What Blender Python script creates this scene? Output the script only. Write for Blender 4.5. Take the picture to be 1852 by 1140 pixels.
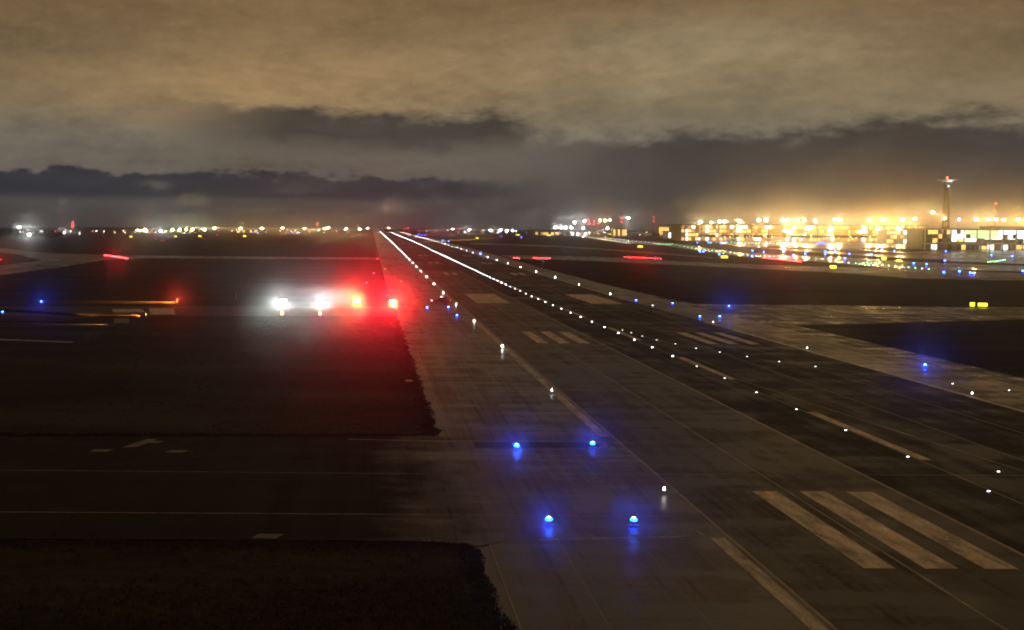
import bpy, bmesh, math, random
from mathutils import Vector, Matrix, geometry
random.seed(7)
for o in list(bpy.data.objects): bpy.data.objects.remove(o)
S = bpy.context.scene
COL = S.collection
R = math.radians
def lin(r, g, b):
    f = lambda c: (c/255/12.92) if c/255 <= .04045 else ((c/255+.055)/1.055)**2.4
    return (f(r), f(g), f(b))

# ---------------------------------------------------------------- camera
cam = bpy.data.cameras.new('camera'); co = bpy.data.objects.new('camera', cam); COL.objects.link(co)
cam.sensor_width = 36; cam.lens = 2460/1852*36; cam.shift_x = 254/1852
cam.clip_start = .5; cam.clip_end = 30000
co.matrix_world = Matrix.Translation((0, 0, 19.2)) @ Matrix.Rotation(-.0052, 4, 'Y') @ Matrix.Rotation(R(90)-math.atan(157/2460), 4, 'X')
S.camera = co

# ---------------------------------------------------------------- render / exposure
S.render.engine = 'CYCLES'
c = S.cycles
c.use_adaptive_sampling = False; c.use_denoising = True; c.denoiser = 'OPENIMAGEDENOISE'
c.max_bounces = 4; c.diffuse_bounces = 2; c.glossy_bounces = 2; c.transmission_bounces = 2; c.volume_bounces = 0
c.sample_clamp_indirect = 1.5; c.use_light_tree = True; c.caustics_reflective = False; c.caustics_refractive = False
c.filter_width = 1.9; c.denoising_prefilter = 'ACCURATE'
vs = S.view_settings
vs.view_transform = 'Standard'; vs.look = 'None'; vs.gamma = 1; vs.use_curve_mapping = False; vs.exposure = 0

# ---------------------------------------------------------------- node expressions
class V:
    """a scalar socket in a node tree that can be calculated with"""
    def __init__(s, t, k): s.t = t; s.k = k
    def m(s, op, *a, clamp=False):
        n = s.t.nodes.new('ShaderNodeMath'); n.operation = op; n.use_clamp = clamp
        for i, x in enumerate((s,)+a):
            if isinstance(x, V): s.t.links.new(x.k, n.inputs[i])
            else: n.inputs[i].default_value = x
        return V(s.t, n.outputs[0])
    def __add__(s, o): return s.m('ADD', o)
    __radd__ = __add__
    def __mul__(s, o): return s.m('MULTIPLY', o)
    __rmul__ = __mul__
    def __sub__(s, o): return s.m('SUBTRACT', o)
    def __rsub__(s, o): return (s*-1)+o
    def __truediv__(s, o): return s.m('DIVIDE', o)
    def sstep(s, a, b, lo=0., hi=1.):
        n = s.t.nodes.new('ShaderNodeMapRange'); n.interpolation_type = 'SMOOTHSTEP'
        s.t.links.new(s.k, n.inputs[0])
        for i, x in enumerate((a, b, lo, hi)): n.inputs[i+1].default_value = x
        return V(s.t, n.outputs[0])
def xyz(t, x, y, z=0.):
    n = t.nodes.new('ShaderNodeCombineXYZ')
    for i, q in enumerate((x, y, z)):
        if isinstance(q, V): t.links.new(q.k, n.inputs[i])
        else: n.inputs[i].default_value = q
    return n.outputs[0]
def noise(t, vec, scale=1., detail=4., rough=.55, dist=0.):
    n = t.nodes.new('ShaderNodeTexNoise'); t.links.new(vec, n.inputs['Vector'])
    n.inputs['Scale'].default_value = scale; n.inputs['Detail'].default_value = detail
    n.inputs['Roughness'].default_value = rough; n.inputs['Distortion'].default_value = dist
    return V(t, n.outputs[0])
def mixc(t, f, a, b):
    n = t.nodes.new('ShaderNodeMix'); n.data_type = 'RGBA'; n.clamp_factor = True
    for i, q in ((0, f), (6, a), (7, b)):
        if isinstance(q, V): t.links.new(q.k, n.inputs[i])
        elif isinstance(q, bpy.types.NodeSocket): t.links.new(q, n.inputs[i])
        else: n.inputs[i].default_value = q if i == 0 else (*q, 1)
    return n.outputs[2]
def split(t, vec):
    n = t.nodes.new('ShaderNodeSeparateXYZ'); t.links.new(vec, n.inputs[0])
    return [V(t, n.outputs[i]) for i in range(3)]

# ---------------------------------------------------------------- world: night overcast lit from below by the city
W = bpy.data.worlds.new('World'); S.world = W; W.use_nodes = True
W.cycles.sampling_method = 'MANUAL'; W.cycles.sample_map_resolution = 256
t = W.node_tree; t.nodes.clear()
tc = t.nodes.new('ShaderNodeTexCoord')
x, y, z = split(t, tc.outputs['Generated'])
az = x.m('ARCTAN2', y)
u = az*2460; v = z*2460                       # bearing and height, both in 1/2460 rad
n1 = noise(t, xyz(t, u*(1/520), v*(1/120), 3.1), 1., 2, .55)-.5
n2 = noise(t, xyz(t, u*(1/170), v*(1/55), 9.4), 1., 2, .6)-.5
n3 = noise(t, xyz(t, u*(1/60), v*(1/24), 1.7), 1., 3, .62)-.5
n4 = noise(t, xyz(t, u*(1/900), v*(1/200), 5.9), 1., 0, .5)-.5
n5 = noise(t, xyz(t, u*(1/26), v*(1/12), 6.2), 1., 2, .6)-.5
rag = n2*64+n3*44+n5*20                             # ragged cloud edges
ramp = t.nodes.new('ShaderNodeValToRGB')
hv = (v+n1*60+n2*22)*(1/500)
t.links.new(hv.k, ramp.inputs[0])
stops = [(0, (66, 65, 67)), (45, (80, 78, 77)), (110, (106, 98, 89)), (165, (117, 109, 96)), (215, (128, 113, 88)), (275, (137, 115, 84)), (380, (123, 99, 68)), (500, (117, 96, 68))]
el = ramp.color_ramp.elements
while len(el) < len(stops): el.new(.5)
for e, (p, q) in zip(el, stops): e.position = p/500; e.color = (*lin(*q), 1)
colr = ramp.outputs[0]
def blob(u0, su, v0, sv, k=1.):
    a = (u-u0)/su; b = (v+rag*.6-v0)/sv
    return ((a*a+b*b)*-1.).m('EXPONENT')*k
fold = lambda a, b: (u.m('ABSOLUTE')).sstep(a, b, 1, 0)
# brighter and more olive parts of the deck
colr = mixc(t, blob(-215, 330, 262, 62, .8)+blob(120, 300, 250, 60, .35), colr, lin(164, 134, 94))
colr = mixc(t, blob(560, 420, 225, 55, .5), colr, lin(128, 120, 96))
colr = mixc(t, blob(600, 330, 318, 60, .7)+blob(1000, 200, 215, 40, .4), colr, lin(154, 137, 106))
colr = mixc(t, blob(-560, 230, 330, 95, .5)+blob(1050, 330, 330, 80, .45), colr, lin(100, 84, 62))
colr = mixc(t, (n4*2.4+n1*1.2).sstep(.1, .9, 0, .55), colr, lin(84, 73, 60))
colr = mixc(t, (n1*-1.6+n2*-.8).sstep(.1, .8, 0, .4), colr, lin(140, 120, 86))
# darker cloud masses below the lit deck
mid = (v+rag*.9).sstep(122, 168)*((v+rag*.8+u*.04).sstep(190, 218, 1, 0))*((u+rag*3).sstep(-400, -150))*((u+rag*3).sstep(190, 380, 1, 0))
colr = mixc(t, mid*.95, colr, lin(66, 62, 57))
right = (v+rag*.4).sstep(-10, 40)*((v+rag*1.15-(u-800)*.02).sstep(150, 190, 1, 0))*((u+rag*5).sstep(160, 560))*fold(4500, 6500)
colr = mixc(t, right*.95, colr, lin(60, 57, 57))
low = (v+rag*.25).sstep(42, 60)*((v+rag*.8+u*.012).sstep(88, 99, 1, 0))*((u+rag*4).sstep(40, 330, 1, 0))*fold(4500, 6500)
colr = mixc(t, low*.97, colr, lin(44, 47, 56))
gap = blob(-385, 26, 74, 7, 1.)+blob(-150, 30, 68, 8, .5)+blob(-60, 60, 92, 9, .4)
colr = mixc(t, gap*.8, colr, lin(92, 89, 86))
# fine mottling and the last of the sky's own light
hsv = t.nodes.new('ShaderNodeHueSaturation'); t.links.new(colr, hsv.inputs['Color'])
t.links.new(((n2*.6+n3*.5+n5*.3+n1*.35)+.98).k, hsv.inputs['Value'])
sky = t.nodes.new('ShaderNodeTexSky'); sky.sky_type = 'NISHITA'; sky.sun_disc = False
sky.sun_elevation = R(-4); sky.sun_rotation = R(250)
b1 = t.nodes.new('ShaderNodeBackground'); b1.inputs[1].default_value = .01; t.links.new(sky.outputs[0], b1.inputs[0])
b2 = t.nodes.new('ShaderNodeBackground'); b2.inputs[1].default_value = 1.; t.links.new(hsv.outputs[0], b2.inputs[0])
ad = t.nodes.new('ShaderNodeAddShader'); t.links.new(b1.outputs[0], ad.inputs[0]); t.links.new(b2.outputs[0], ad.inputs[1])
wo = t.nodes.new('ShaderNodeOutputWorld'); t.links.new(ad.outputs[0], wo.inputs[0])
HAZE_DENSITY = 1.1e-4; HAZE_G = .98

# ---------------------------------------------------------------- survey of the airfield, metres (X across, Y along the runway)
BLUE_NEAR=[(12.7,117.1),(19.5,118.5),(11.6,87.2),(17.1,87.2),(13.3,322.5),(18.5,325.2),(18.6,294.2),(70.2,360.1),(77.1,347.5),(88.6,336.2),(71.4,294.8),(75.8,295.1),(77.8,190.1),(-82.6,340.0),(-80.8,297.5)]
BLUE_FAR=[(592.0,2391.6),(351.7,1469.7),(364.7,1474.5),(367.5,1475.6),(380.0,1480.1),(394.2,1514.1),(238.9,989.8),(241.5,990.4),(231.8,907.3),(289.0,1032.5),(238.6,852.9),(283.1,982.5),(300.1,992.1),(276.9,892.5),
 (298.4,936.7),(474.1,1446.2),(513.7,1558.9),(516.6,1560.0),(477.3,1434.3),(342.0,1026.1),(307.8,923.4),(357.4,1049.0),(329.5,938.2),(283.8,815.9),(341.8,930.6),(410.8,1095.9),(407.5,1061.0),(443.0,1050.0),
 (328.2,778.9),(287.8,722.1),(288.5,707.1),(247.2,587.3),(259.4,599.9),(256.5,582.3),(256.0,578.1),(424.9,932.9),(423.3,898.8),(291.7,609.0),(409.5,1410.7),(438.4,1446.7),(448.2,1450.2),(433.6,3143.3),(448.1,3155.1),
 (459.7,3164.6),(480.2,3181.4),(208.6,2187.7),(225.7,2051.7),(80.6,1539.2),(83.5,1469.3),(71.6,892.8),(85.0,2463.9),(86.2,2335.3),(92.1,2339.2),(-240.4,2768.8),(-224.9,2690.6),(-163.4,2836.0),(-149.8,2754.1)]
WHITE_TAXI=[(408.5,2893.1),(402.4,2811.5),(396.6,2734.4),(391.1,2661.4),(385.8,2592.1),(380.8,2525.9),(376.0,2463.0),(371.5,2403.1),(367.1,2346.1),(359.8,2271.6),(349.8,2182.7),(340.6,2100.5),(332.1,2024.2),(324.2,1953.3),
 (316.8,1887.2),(309.8,1825.4),(303.4,1767.5),(297.3,1713.2),(293.7,1674.4),(290.7,1639.2),(287.7,1605.4),(284.9,1573.0),(282.2,1541.9),(279.6,1512.0),(277.1,1483.2),(274.7,1455.5),(339.0,1860.0),(331.6,1788.9),
 (324.7,1723.0),(318.9,1664.5),(313.7,1611.3),(308.8,1561.3),(306.1,1523.8),(303.8,1488.9),(301.5,1455.7),(299.4,1423.8),(653.7,3370.6),(630.7,3194.9),(610.0,3036.6),(591.3,2893.3),(574.2,2762.8),(558.6,2643.7),
 (545.9,2541.4),(542.7,2486.3),(539.7,2433.6),(536.7,2383.1),(534.0,2334.6),(531.3,2288.0),(528.7,2243.3),(527.5,2205.5),(533.1,2196.9),(538.6,2188.4),(544.1,2179.9),(549.6,2171.6),(555.1,2163.3),(560.4,2155.0),
 (565.8,2146.8),(571.1,2138.7)]
GREEN_TAXI=[(296.9,1423.0),(296.7,1413.1),(296.5,1403.3),(296.3,1393.7),(296.1,1384.2),(296.0,1374.9),(295.8,1365.6),(295.6,1356.5),(295.4,1347.6),(315.7,1429.7),(304.4,1360.7),(294.2,1298.2),(286.0,1245.8),(278.3,1197.5),
 (275.5,1170.6),(273.2,1146.3),(270.9,1122.9),(268.8,1100.4),(266.7,1078.9),(266.8,1066.4),(267.3,1055.9),(267.8,1045.7),(268.3,1035.6),(269.6,1035.9),(265.6,1008.0),(261.9,981.9),(258.5,957.8),(255.9,937.1),
 (253.4,917.2),(251.1,898.5),(253.4,896.1),(255.6,893.7),(257.8,891.3),(260.0,888.9),(262.1,886.6),(411.1,1572.8),(413.2,1565.4),(415.3,1557.9),(417.4,1550.6),(419.4,1543.3),(421.5,1536.1),(423.5,1529.0),
 (425.5,1521.9),(427.4,1514.9),(429.3,1507.6),(431.0,1500.0),(432.7,1492.6),(434.4,1485.2),(436.1,1477.8),(437.8,1470.6),(439.5,1463.4),(441.1,1456.3),(439.5,1438.6),(436.6,1417.2),(433.8,1396.5),(431.1,1376.3),
 (428.5,1356.7),(277.5,875.8),(276.3,858.9),(275.2,842.6),(274.1,826.9),(273.0,811.8),(269.8,790.8),(266.7,770.8),(263.8,751.8),(263.4,740.3),(264.3,732.7),(265.1,725.2),(266.0,717.9),(266.8,710.7),(267.0,702.2),
 (266.9,692.9),(266.8,683.9),(266.6,675.1),(266.5,666.5),(266.4,658.1),(266.3,650.0),(354.0,781.6),(357.0,785.3),(359.9,789.1),(362.9,792.9),(367.2,799.5),(372.2,807.6),(377.3,815.9),(382.5,824.3),(387.8,833.0),
 (260.3,725.5),(268.5,742.5),(275.9,757.1),(277.1,754.3),(278.3,751.4),(279.4,748.6),(268.9,723.7),(263.3,714.2),(259.8,710.4),(256.4,706.6)]
LEAD_OFF=[(47.9,258.5),(48.3,251.7),(48.8,243.9),(49.6,235.5),(51.1,227.6),(52.6,219.3),(54.7,212.5),(57.0,205.3),(59.6,197.7),(62.6,190.7),(73.1,170.0),(77.0,163.2),(50.1,107.5)]
AMBER_LEAD=[(47.2,1352.9),(52.2,1400.3),(57.2,1443.7),(61.7,1469.0),(66.4,1495.1),(71.2,1522.2),(75.9,1544.0),(80.4,1560.5),(85.1,1577.4),(89.8,1594.6),(94.7,1612.2),(99.6,1630.2),(104.7,1648.7),(109.9,1667.5),(115.2,1686.8),
 (120.6,1707.0),(126.3,1728.8),(132.1,1751.2),(138.5,1778.6),(145.2,1809.5),(152.1,1841.5),(159.4,1874.7),(166.8,1909.0),(174.6,1944.7),(182.7,1981.6),(191.0,2020.1)]
RED_BARS=[[(158.2,850.1),(159.4,847.3),(160.5,844.5),(161.7,841.8),(162.9,839.0),(164.1,836.3),(165.2,833.6),(166.4,830.9),(167.5,828.2),(168.7,825.5),(169.8,822.9),(170.9,820.3),(172.1,817.6),(173.2,815.1)],[(97.1,812.7),
 (98.3,812.0),(99.6,811.4),(100.9,810.8),(102.2,810.2),(103.5,809.5),(104.8,808.9),(106.1,808.3)],[(85.6,816.6),(86.2,812.6),(86.7,808.6),(87.3,804.7)],[(246.4,854.4),(246.2,850.0),(246.1,845.7),(245.9,841.4),
 (245.7,837.2),(245.5,833.0),(245.4,828.8),(245.2,824.7),(245.1,820.6),(244.9,816.6),(244.7,812.6),(244.6,808.6),(244.4,804.7),(244.3,800.8),(244.1,797.0),(244.0,793.1),(243.8,789.4),(243.7,785.6),(243.5,781.9),
 (243.4,778.3),(243.2,774.6),(243.1,771.0)],[(259.1,891.0),(259.4,884.8),(259.7,878.7),(259.9,872.7),(260.2,866.7),(260.5,860.8),(260.7,855.0),(261.0,849.3),(261.2,843.7),(261.5,838.1)],[(-162.8,831.5),(-161.4,827.9),
 (-160.1,824.3),(-158.8,820.7),(-157.5,817.2),(-156.2,813.7),(-154.9,810.3),(-153.6,806.8),(-152.3,803.4),(-151.1,800.1),(-149.8,796.7),(-148.6,793.4),(-147.4,790.1),(-146.2,786.9),(-145.0,783.6),(-143.8,780.4),
 (-142.6,777.2),(-141.4,774.1),(-140.2,771.0),(-139.1,767.8),(-137.9,764.8),(-136.8,761.7)]]
RED_SINGLE=[(3.5,773.6),(-0.9,2276.6),(-194.5,714.6),(-287.1,1800.0),(-246.7,1554.4),(-221.7,1437.5),(-219.0,1438.6),(-206.4,1661.8),(-203.2,1663.3),(-248.0,2167.1),(-244.7,2169.4),(-128.9,1936.0),(-159.4,2424.7),
 (-153.8,2428.9),(25.2,3106.7),(37.2,3667.0),(104.6,2477.8),(108.9,2480.9),(113.3,2484.0),(117.7,2487.1),(122.1,2490.2),(126.5,2493.4),(130.9,2496.5),(138.0,3208.7),(144.8,3214.8),(151.6,3221.0),(158.4,3227.2),
 (150.9,2582.3),(157.5,2587.1),(519.2,3574.3),(531.9,3611.5),(544.9,3649.5),(558.2,3688.3),(571.7,3727.9),(585.6,3768.4),(599.7,3809.8)]
SIGNS=[(152.3,344.1,1.54,0.98),(155.0,344.3,2.94,0.84),(234.3,1187.5,5.79,2.17),(216.6,835.0,5.09,1.53),(221.9,653.9,3.72,1.2),(584.3,1881.8,6.12,2.29),(322.7,2481.2,9.08,2.52),(269.5,2510.5,9.18,2.55),(-267.1,1856.5,3.77,1.51),
 (-241.3,1915.0,5.45,2.34),(-181.7,1950.5,5.55,2.78),(513.2,2934.3,7.16,2.98),(309.6,822.1,3.34,1.34),(300.6,775.6,3.78,0.95),(142.9,1843.9,4.5,1.5),(-315.6,1787.7,4.36,1.82)]
TAXI_LEFT_FAR=[(-285.0,1044.4),(-218.1,892.0),(-170.5,842.9),(-145.7,830.2),(-84.0,820.4),(5.9,806.7),(5.6,765.9),(-78.5,766.9),(-129.6,774.4),(-143.4,738.3),(-141.3,620.7),(-142.7,522.4)]
ISLAND_LEFT=[(-242.0,886.5),(-215.6,833.3),(-174.0,717.1),(-173.5,664.9),(-172.4,631.4)]
BAND_ONE=[(83.5,882.2),(102.8,879.1),(132.7,864.3),(158.8,817.8),(177.1,754.0),(194.9,717.9),(228.5,679.1),(259.5,659.6),(290.9,606.6),(249.7,520.5),(213.3,541.9),(203.4,604.2),(177.8,655.0),(151.5,706.1),(130.6,751.0),
 (105.3,790.0),(83.6,797.6)]
BAND_TWO=[(101.1,1399.0),(116.9,1385.0),(168.4,1264.6),(192.0,1104.5),(206.5,962.9),(214.3,853.8),(210.9,840.2),(199.2,929.1),(184.2,1059.7),(160.6,1206.1),(110.5,1308.9),(95.5,1321.4)]
TAXI_TWO=[(592.1,4662.9),(422.5,2683.5),(335.4,1766.0),(337.7,1575.6),(300.8,1260.0),(272.2,1003.6),(279.8,946.4),(299.6,891.0),(309.9,822.1),(316.4,757.7),(342.6,714.6),(301.4,628.6),(268.1,641.8),(252.9,670.6),
 (254.7,757.2),(244.9,828.0),(240.4,886.1),(257.4,1077.9),(278.1,1297.2),(267.6,1439.4),(347.5,2265.4)]
APRON=[(795.4,4280.4),(815.1,3805.0),(720.0,2967.1),(696.6,2532.1),(755.1,2247.1),(829.3,2110.9),(927.1,1935.9),(1038.7,1857.2),(477.5,853.1),(357.1,744.8),(335.6,803.7),(336.0,891.3),(330.1,981.8),(337.6,1142.2),
 (357.9,1339.9),(432.8,1844.8),(557.3,2703.6)]
ISLAND_ONE=[(361.8,1324.1),(379.1,1282.6),(391.1,1192.2),(397.4,1102.0),(391.2,995.2),(360.2,955.6),(354.0,1004.4),(358.4,1092.4),(353.1,1194.5)]
ISLAND_TWO=[(466.4,1251.5),(483.1,1204.2),(462.2,1107.3),(410.8,1045.0),(419.5,1163.4),(439.0,1217.7)]
ISLAND_THREE=[(337.4,858.2),(350.7,823.7),(330.6,791.7),(324.7,843.1)]
FLOOD_RIGHT=[(393.4,1650,28.6,1),(406.2,1650,27.7,0.4),(417.5,1650,29.4,0.5),(421.5,1650,29.7,0.4),(432.6,1650,29.7,0.5),(450.3,1650,30.2,1.0),(469.4,1650,31.4,0.7),(483.7,1650,31.7,0.8),(491.1,1650,31.5,1.3),(503.1,1650,31.8,0.3),
 (518.5,1650,31.6,1.3),(530.5,1650,32.0,0.4),(541.6,1650,31.4,0.4),(551.9,1650,32.1,0.2),(571.3,1650,32.2,1.4),(596.8,1650,32.3,1.4),(615.5,1650,32.4,1.5),(642.9,1650,32.6,1.6),(664.3,1650,34.0,1.7),(683.0,1650,34.4,1.7),
 (682.8,1650,42.1,1.2)]
FLOOD_LOW=[(473.1,1480,21.1,0.7),(498.9,1480,21.2,0.7),(549.9,1480,21.5,0.7),(572.7,1480,21.6,0.7),(401.0,1480,21.9,0.7),(449.1,1480,19.1,0.7)]
FLOOD_PIER=[(581.6,1350,30.7,0.2),(598.8,1350,30.5,1.3),(610.3,1350,31.1,1.3),(618.0,1350,30.9,0.7),(626.2,1350,30.6,0.25),(640.4,1350,31.5,1.8)]
FLOOD_LEFT=[(-457.4,2750,14.6,0.7),(-472.0,2750,13.4,0.4),(-401.7,2750,13.8,0.6),(-387.2,2750,13.9,0.6),(-374.3,2750,13.9,0.6),(-361.5,2750,14.0,0.6),(-316.8,2750,17.6,0.8),(-264.4,2750,17.3,1.6),(-220.9,2750,17.5,1.3),
 (-179.6,2750,18.3,1.1),(-135.0,2750,17.9,1.3),(-87.0,2750,19.9,0.4),(-93.7,2750,17.6,0.3),(-50.8,2750,17.8,0.8),(-23.4,2750,16.9,0.3),(-7.8,2750,19.2,0.4),(47.2,3750,19.4,0.6)]
FLOOD_WHITE=[(-376.8,1500,10.3,1.4),(-406.9,1800,10.2,0.9),(-387.5,2500,12.6,1.6),(-671.9,2600,17.3,0.3),(178.9,3000,17.7,0.4),(215.4,3000,16.7,1.1),(253.0,2900,15.8,0.8),(274.1,2900,15.9,0.5),(288.3,2900,15.4,0.5),
 (300.0,2900,15.5,0.6),(336.7,2500,23.0,0.7),(347.8,2500,22.0,0.5),(356.0,2500,22.1,0.7),(366.1,2500,22.1,0.5),(372.1,2500,31.6,1.6),(390.8,2500,34.4,0.5),(452.0,2400,39.5,0.9),(380.6,2450,21.2,0.6),(424.4,2450,21.4,0.5),
 (-330.8,2700,14.2,0.35)]
FLOOD_ORANGE=[(410.3,2450,35.2,0.6),(420.2,2450,35.3,0.9),(428.2,2450,36.8,0.5)]
RED_MAST=[(-592.4,2700,27.6),(-115.3,2900,28.0),(389.5,2450,34.1),(399.4,2450,33.2),(439.9,2400,38.0),(485.9,2350,39.8),(686.1,1500,49.4),(76.7,3100,17.1),(83.0,3100,19.6),(193.5,3000,17.8)]
TOWER=(707.8,1680,82.6)
HORIZON=[]
KN = [(-400,0),(400,0),(500,.35),(600,.75),(700,1.2),(850,1.95),(1000,2.7),(1300,4.1),(1700,5.4),(2600,7.6),(3400,9.6),(5000,12.5),(9000,17.5)]
def E(y):
    """height of the airfield, which climbs gently away from the camera"""
    for (a, b), (c_, d) in zip(KN, KN[1:]):
        if y <= c_: return b+(d-b)*(max(y, a)-a)/(c_-a)
    return KN[-1][1]

# ---------------------------------------------------------------- materials
def new_mat(name):
    m = bpy.data.materials.new(name); m.use_nodes = True
    t = m.node_tree; p = t.nodes['Principled BSDF']
    return m, t, p
def plain(name, col, rough=.6, metal=0., var=.25, scale=3.):
    m, t, p = new_mat(name)
    tc = t.nodes.new('ShaderNodeTexCoord')
    n = noise(t, tc.outputs['Object'], scale, 5, .6)
    t.links.new(mixc(t, n.sstep(.3, .75), tuple(c*(1-var) for c in col), tuple(min(1, c*(1+var*.5)) for c in col)), p.inputs['Base Color'])
    t.links.new((n*.25+(rough-.12)).k, p.inputs['Roughness']); p.inputs['Metallic'].default_value = metal
    return m
def glow(name, col, strength, var=0.):
    m, t, p = new_mat(name)
    p.inputs['Base Color'].default_value = (*[min(.8, c*.6+.05) for c in col], 1); p.inputs['Roughness'].default_value = .25
    p.inputs['Emission Color'].default_value = (*col, 1); p.inputs['Emission Strength'].default_value = strength
    if var:
        tc = t.nodes.new('ShaderNodeTexCoord')
        n = noise(t, tc.outputs['Object'], .7, 4, .6)
        t.links.new((n.sstep(.3, .7, 1-var, 1+var)*strength).k, p.inputs['Emission Strength'])
    m.cycles.emission_sampling = 'NONE'
    return m
def pavement(name, dry, wet, lo, hi, sx=.05, sy=.3, rdry=.62, rwet=.16, lane=0., spec=.5, blend=None):
    """paving with drying streaks: wet film is darker and shinier"""
    m, t, p = new_mat(name)
    g = t.nodes.new('ShaderNodeNewGeometry'); x, y, z = split(t, g.outputs['Position'])
    oi = t.nodes.new('ShaderNodeObjectInfo'); rnd = V(t, oi.outputs['Random'])
    a = noise(t, xyz(t, x*sx, y*sy, rnd*lane*6), 1., 4, .6)
    b = noise(t, xyz(t, x*.55, y*.012, 4.), 1., 4, .65)          # wheel tracks and sweepings along the strip
    f = noise(t, xyz(t, x*2.2, y*2.2, 1.), 1., 3, .7)
    q = noise(t, xyz(t, x*.2, y*.11, 2.), 1., 4, .62)          # repairs and drying patches
    rub = noise(t, xyz(t, x*2.6, y*.018, 8.), 1., 3, .6)       # tyre rubber laid down lengthwise
    k = noise(t, xyz(t, x*.035, y*.012, 7.), 1., 1, .5)
    w = (a*.5+b*.32+q*.34+k*.12-.06+(f-.5)*.2+(rnd-.5)*lane*.25).sstep(lo, hi)
    tone = ((f-.5)*.9+(b-.5)*1.1+(q-.5)*1.2+1.)*(rub.sstep(.5, .66, 1., .55))+(rnd-.5)*lane
    if blend:
        bf = (x+(q-.5)*12+(a-.5)*10).sstep(*blend[0])
        dry = mixc(t, bf, dry, blend[1]); wet = mixc(t, bf, wet, blend[2])
    d = mixc(t, w, dry, wet)
    hs = t.nodes.new('ShaderNodeHueSaturation'); t.links.new(d, hs.inputs['Color']); t.links.new(tone.k, hs.inputs['Value'])
    t.links.new(hs.outputs[0], p.inputs['Base Color'])
    rough = w*(rwet-rdry)+rdry; p.inputs['Specular IOR Level'].default_value = spec
    if blend:
        rough = rough*(1.-bf)+(w*-.36+.7)*bf
        t.links.new((bf*(.34-spec)+spec).k, p.inputs['Specular IOR Level'])
    t.links.new((rough+(f-.5)*.1).k, p.inputs['Roughness'])
    bp = t.nodes.new('ShaderNodeBump'); bp.inputs['Strength'].default_value = .12; bp.inputs['Distance'].default_value = .05
    t.links.new(f.k, bp.inputs['Height']); t.links.new(bp.outputs[0], p.inputs['Normal'])
    return m
def paint(name, col, under, wear):
    m, t, p = new_mat(name)
    g = t.nodes.new('ShaderNodeNewGeometry'); x, y, z = split(t, g.outputs['Position'])
    a = noise(t, xyz(t, x*.9, y*.22, 2.), 1., 6, .65, .4); f = noise(t, xyz(t, x*5., y*2.5, 5.), 1., 5, .7)
    w = (a*.75+f*.35).sstep(wear-.13, wear+.2)
    t.links.new(mixc(t, w, col, under), p.inputs['Base Color']); p.inputs['Roughness'].default_value = .5
    return m
M = {}
M['asphalt'] = pavement('asphalt', (.026,.021,.019), (.006,.005,.0048), .49, .68, .03, .12, rdry=.75, rwet=.45, lane=.1, spec=.15)
M['asphalt_worn'] = pavement('worn_asphalt', (.110,.090,.076), (.007,.0058,.0052), .49, .60, .045, .34, rdry=.75, rwet=.42, lane=.08, spec=.2)
M['shoulder'] = pavement('shoulder_paving', (.150,.122,.106), (.009,.0074,.0068), .49, .60, .06, .40, rdry=.7, rwet=.34, lane=.1, spec=.34)
M['taxi_dark'] = pavement('taxiway_asphalt', (.018,.0138,.0146), (.0045,.0036,.0038), .50, .64, .05, .3, rdry=.85, rwet=.68, spec=.07, blend=((0, 9), (.150,.122,.106), (.009,.0074,.0068)))
M['taxi'] = pavement('taxiway_paving', (.06,.049,.040), (.016,.0135,.012), .50, .66, .03, .2, rdry=.75, rwet=.27, spec=.36)
M['taxi_dry'] = pavement('dry_taxiway_paving', (.085,.068,.055), (.022,.018,.016), .50, .68, .03, .2, rdry=.85, rwet=.6, spec=.1)
M['wet'] = pavement('wet_apron_paving', (.07,.058,.047), (.025,.021,.018), .44, .60, .012, .02, rdry=.5, rwet=.21)
M['joint'] = plain('joint_sealant', (.33,.265,.205), .7, 0, .35, .4)
M['paint'] = paint('worn_white_paint', (.72,.55,.39), (.12,.095,.07), .53)
M['edge_paint'] = paint('edge_line_paint', (.55,.45,.34), (.10,.08,.065), .53)
M['thin_paint'] = paint('faded_line_paint', (.34,.28,.21), (.06,.05,.04), .50)
M['faint_paint'] = paint('ghost_paint', (.030,.024,.020), (.010,.008,.007), .5)
M['patch'] = pavement('patched_asphalt', (.06,.048,.044), (.008,.0065,.0065), .5, .7, .1, .5, rdry=.75, rwet=.45, spec=.2)
M['steel'] = plain('galvanised_steel', (.32,.32,.33), .45, .8)
M['dark'] = plain('dark_painted_metal', (.03,.03,.032), .4, .2)
M['yellow_metal'] = plain('yellow_painted_metal', (.55,.36,.04), .45)
M['orange_metal'] = plain('orange_painted_metal', (.55,.16,.03), .45)
M['concrete'] = plain('concrete', (.34,.32,.29), .8)
M['cladding'] = plain('light_cladding', (.46,.45,.42), .5, 0, .15, .2)
M['dark_cladding'] = plain('brown_cladding', (.12,.10,.08), .55, 0, .2, .3)
M['yellow_cladding'] = plain('yellow_cladding', (.60,.42,.08), .55, 0, .2, .2)
M['roof'] = plain('roof_sheeting', (.22,.21,.20), .5, .2, .2, .2)
M['aircraft'] = plain('white_aircraft_paint', (.75,.75,.76), .25, 0, .08, .3)
M['tyre'] = plain('tyre_rubber', (.02,.02,.02), .8)
M['glass'] = plain('dark_glass', (.02,.025,.03), .06, 0, .1)
M['bark'] = plain('bark', (.06,.045,.03), .9)
M['leaf'] = plain('foliage', (.05,.065,.025), .7, 0, .5, .8)
M['red_paint'] = plain('red_mast_paint', (.5,.04,.03), .5)
M['white'] = glow('white_lamp_lens', (1.,.97,.93), 70)
M['white_cool'] = glow('cool_white_lamp_lens', (.86,.94,1.), 60)
M['white_small'] = glow('small_white_lamp_lens', (.95,.97,1.), 7)
M['centre_mid'] = glow('centreline_lamp_lens_turned', (.93,.96,1.), 26)
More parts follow.
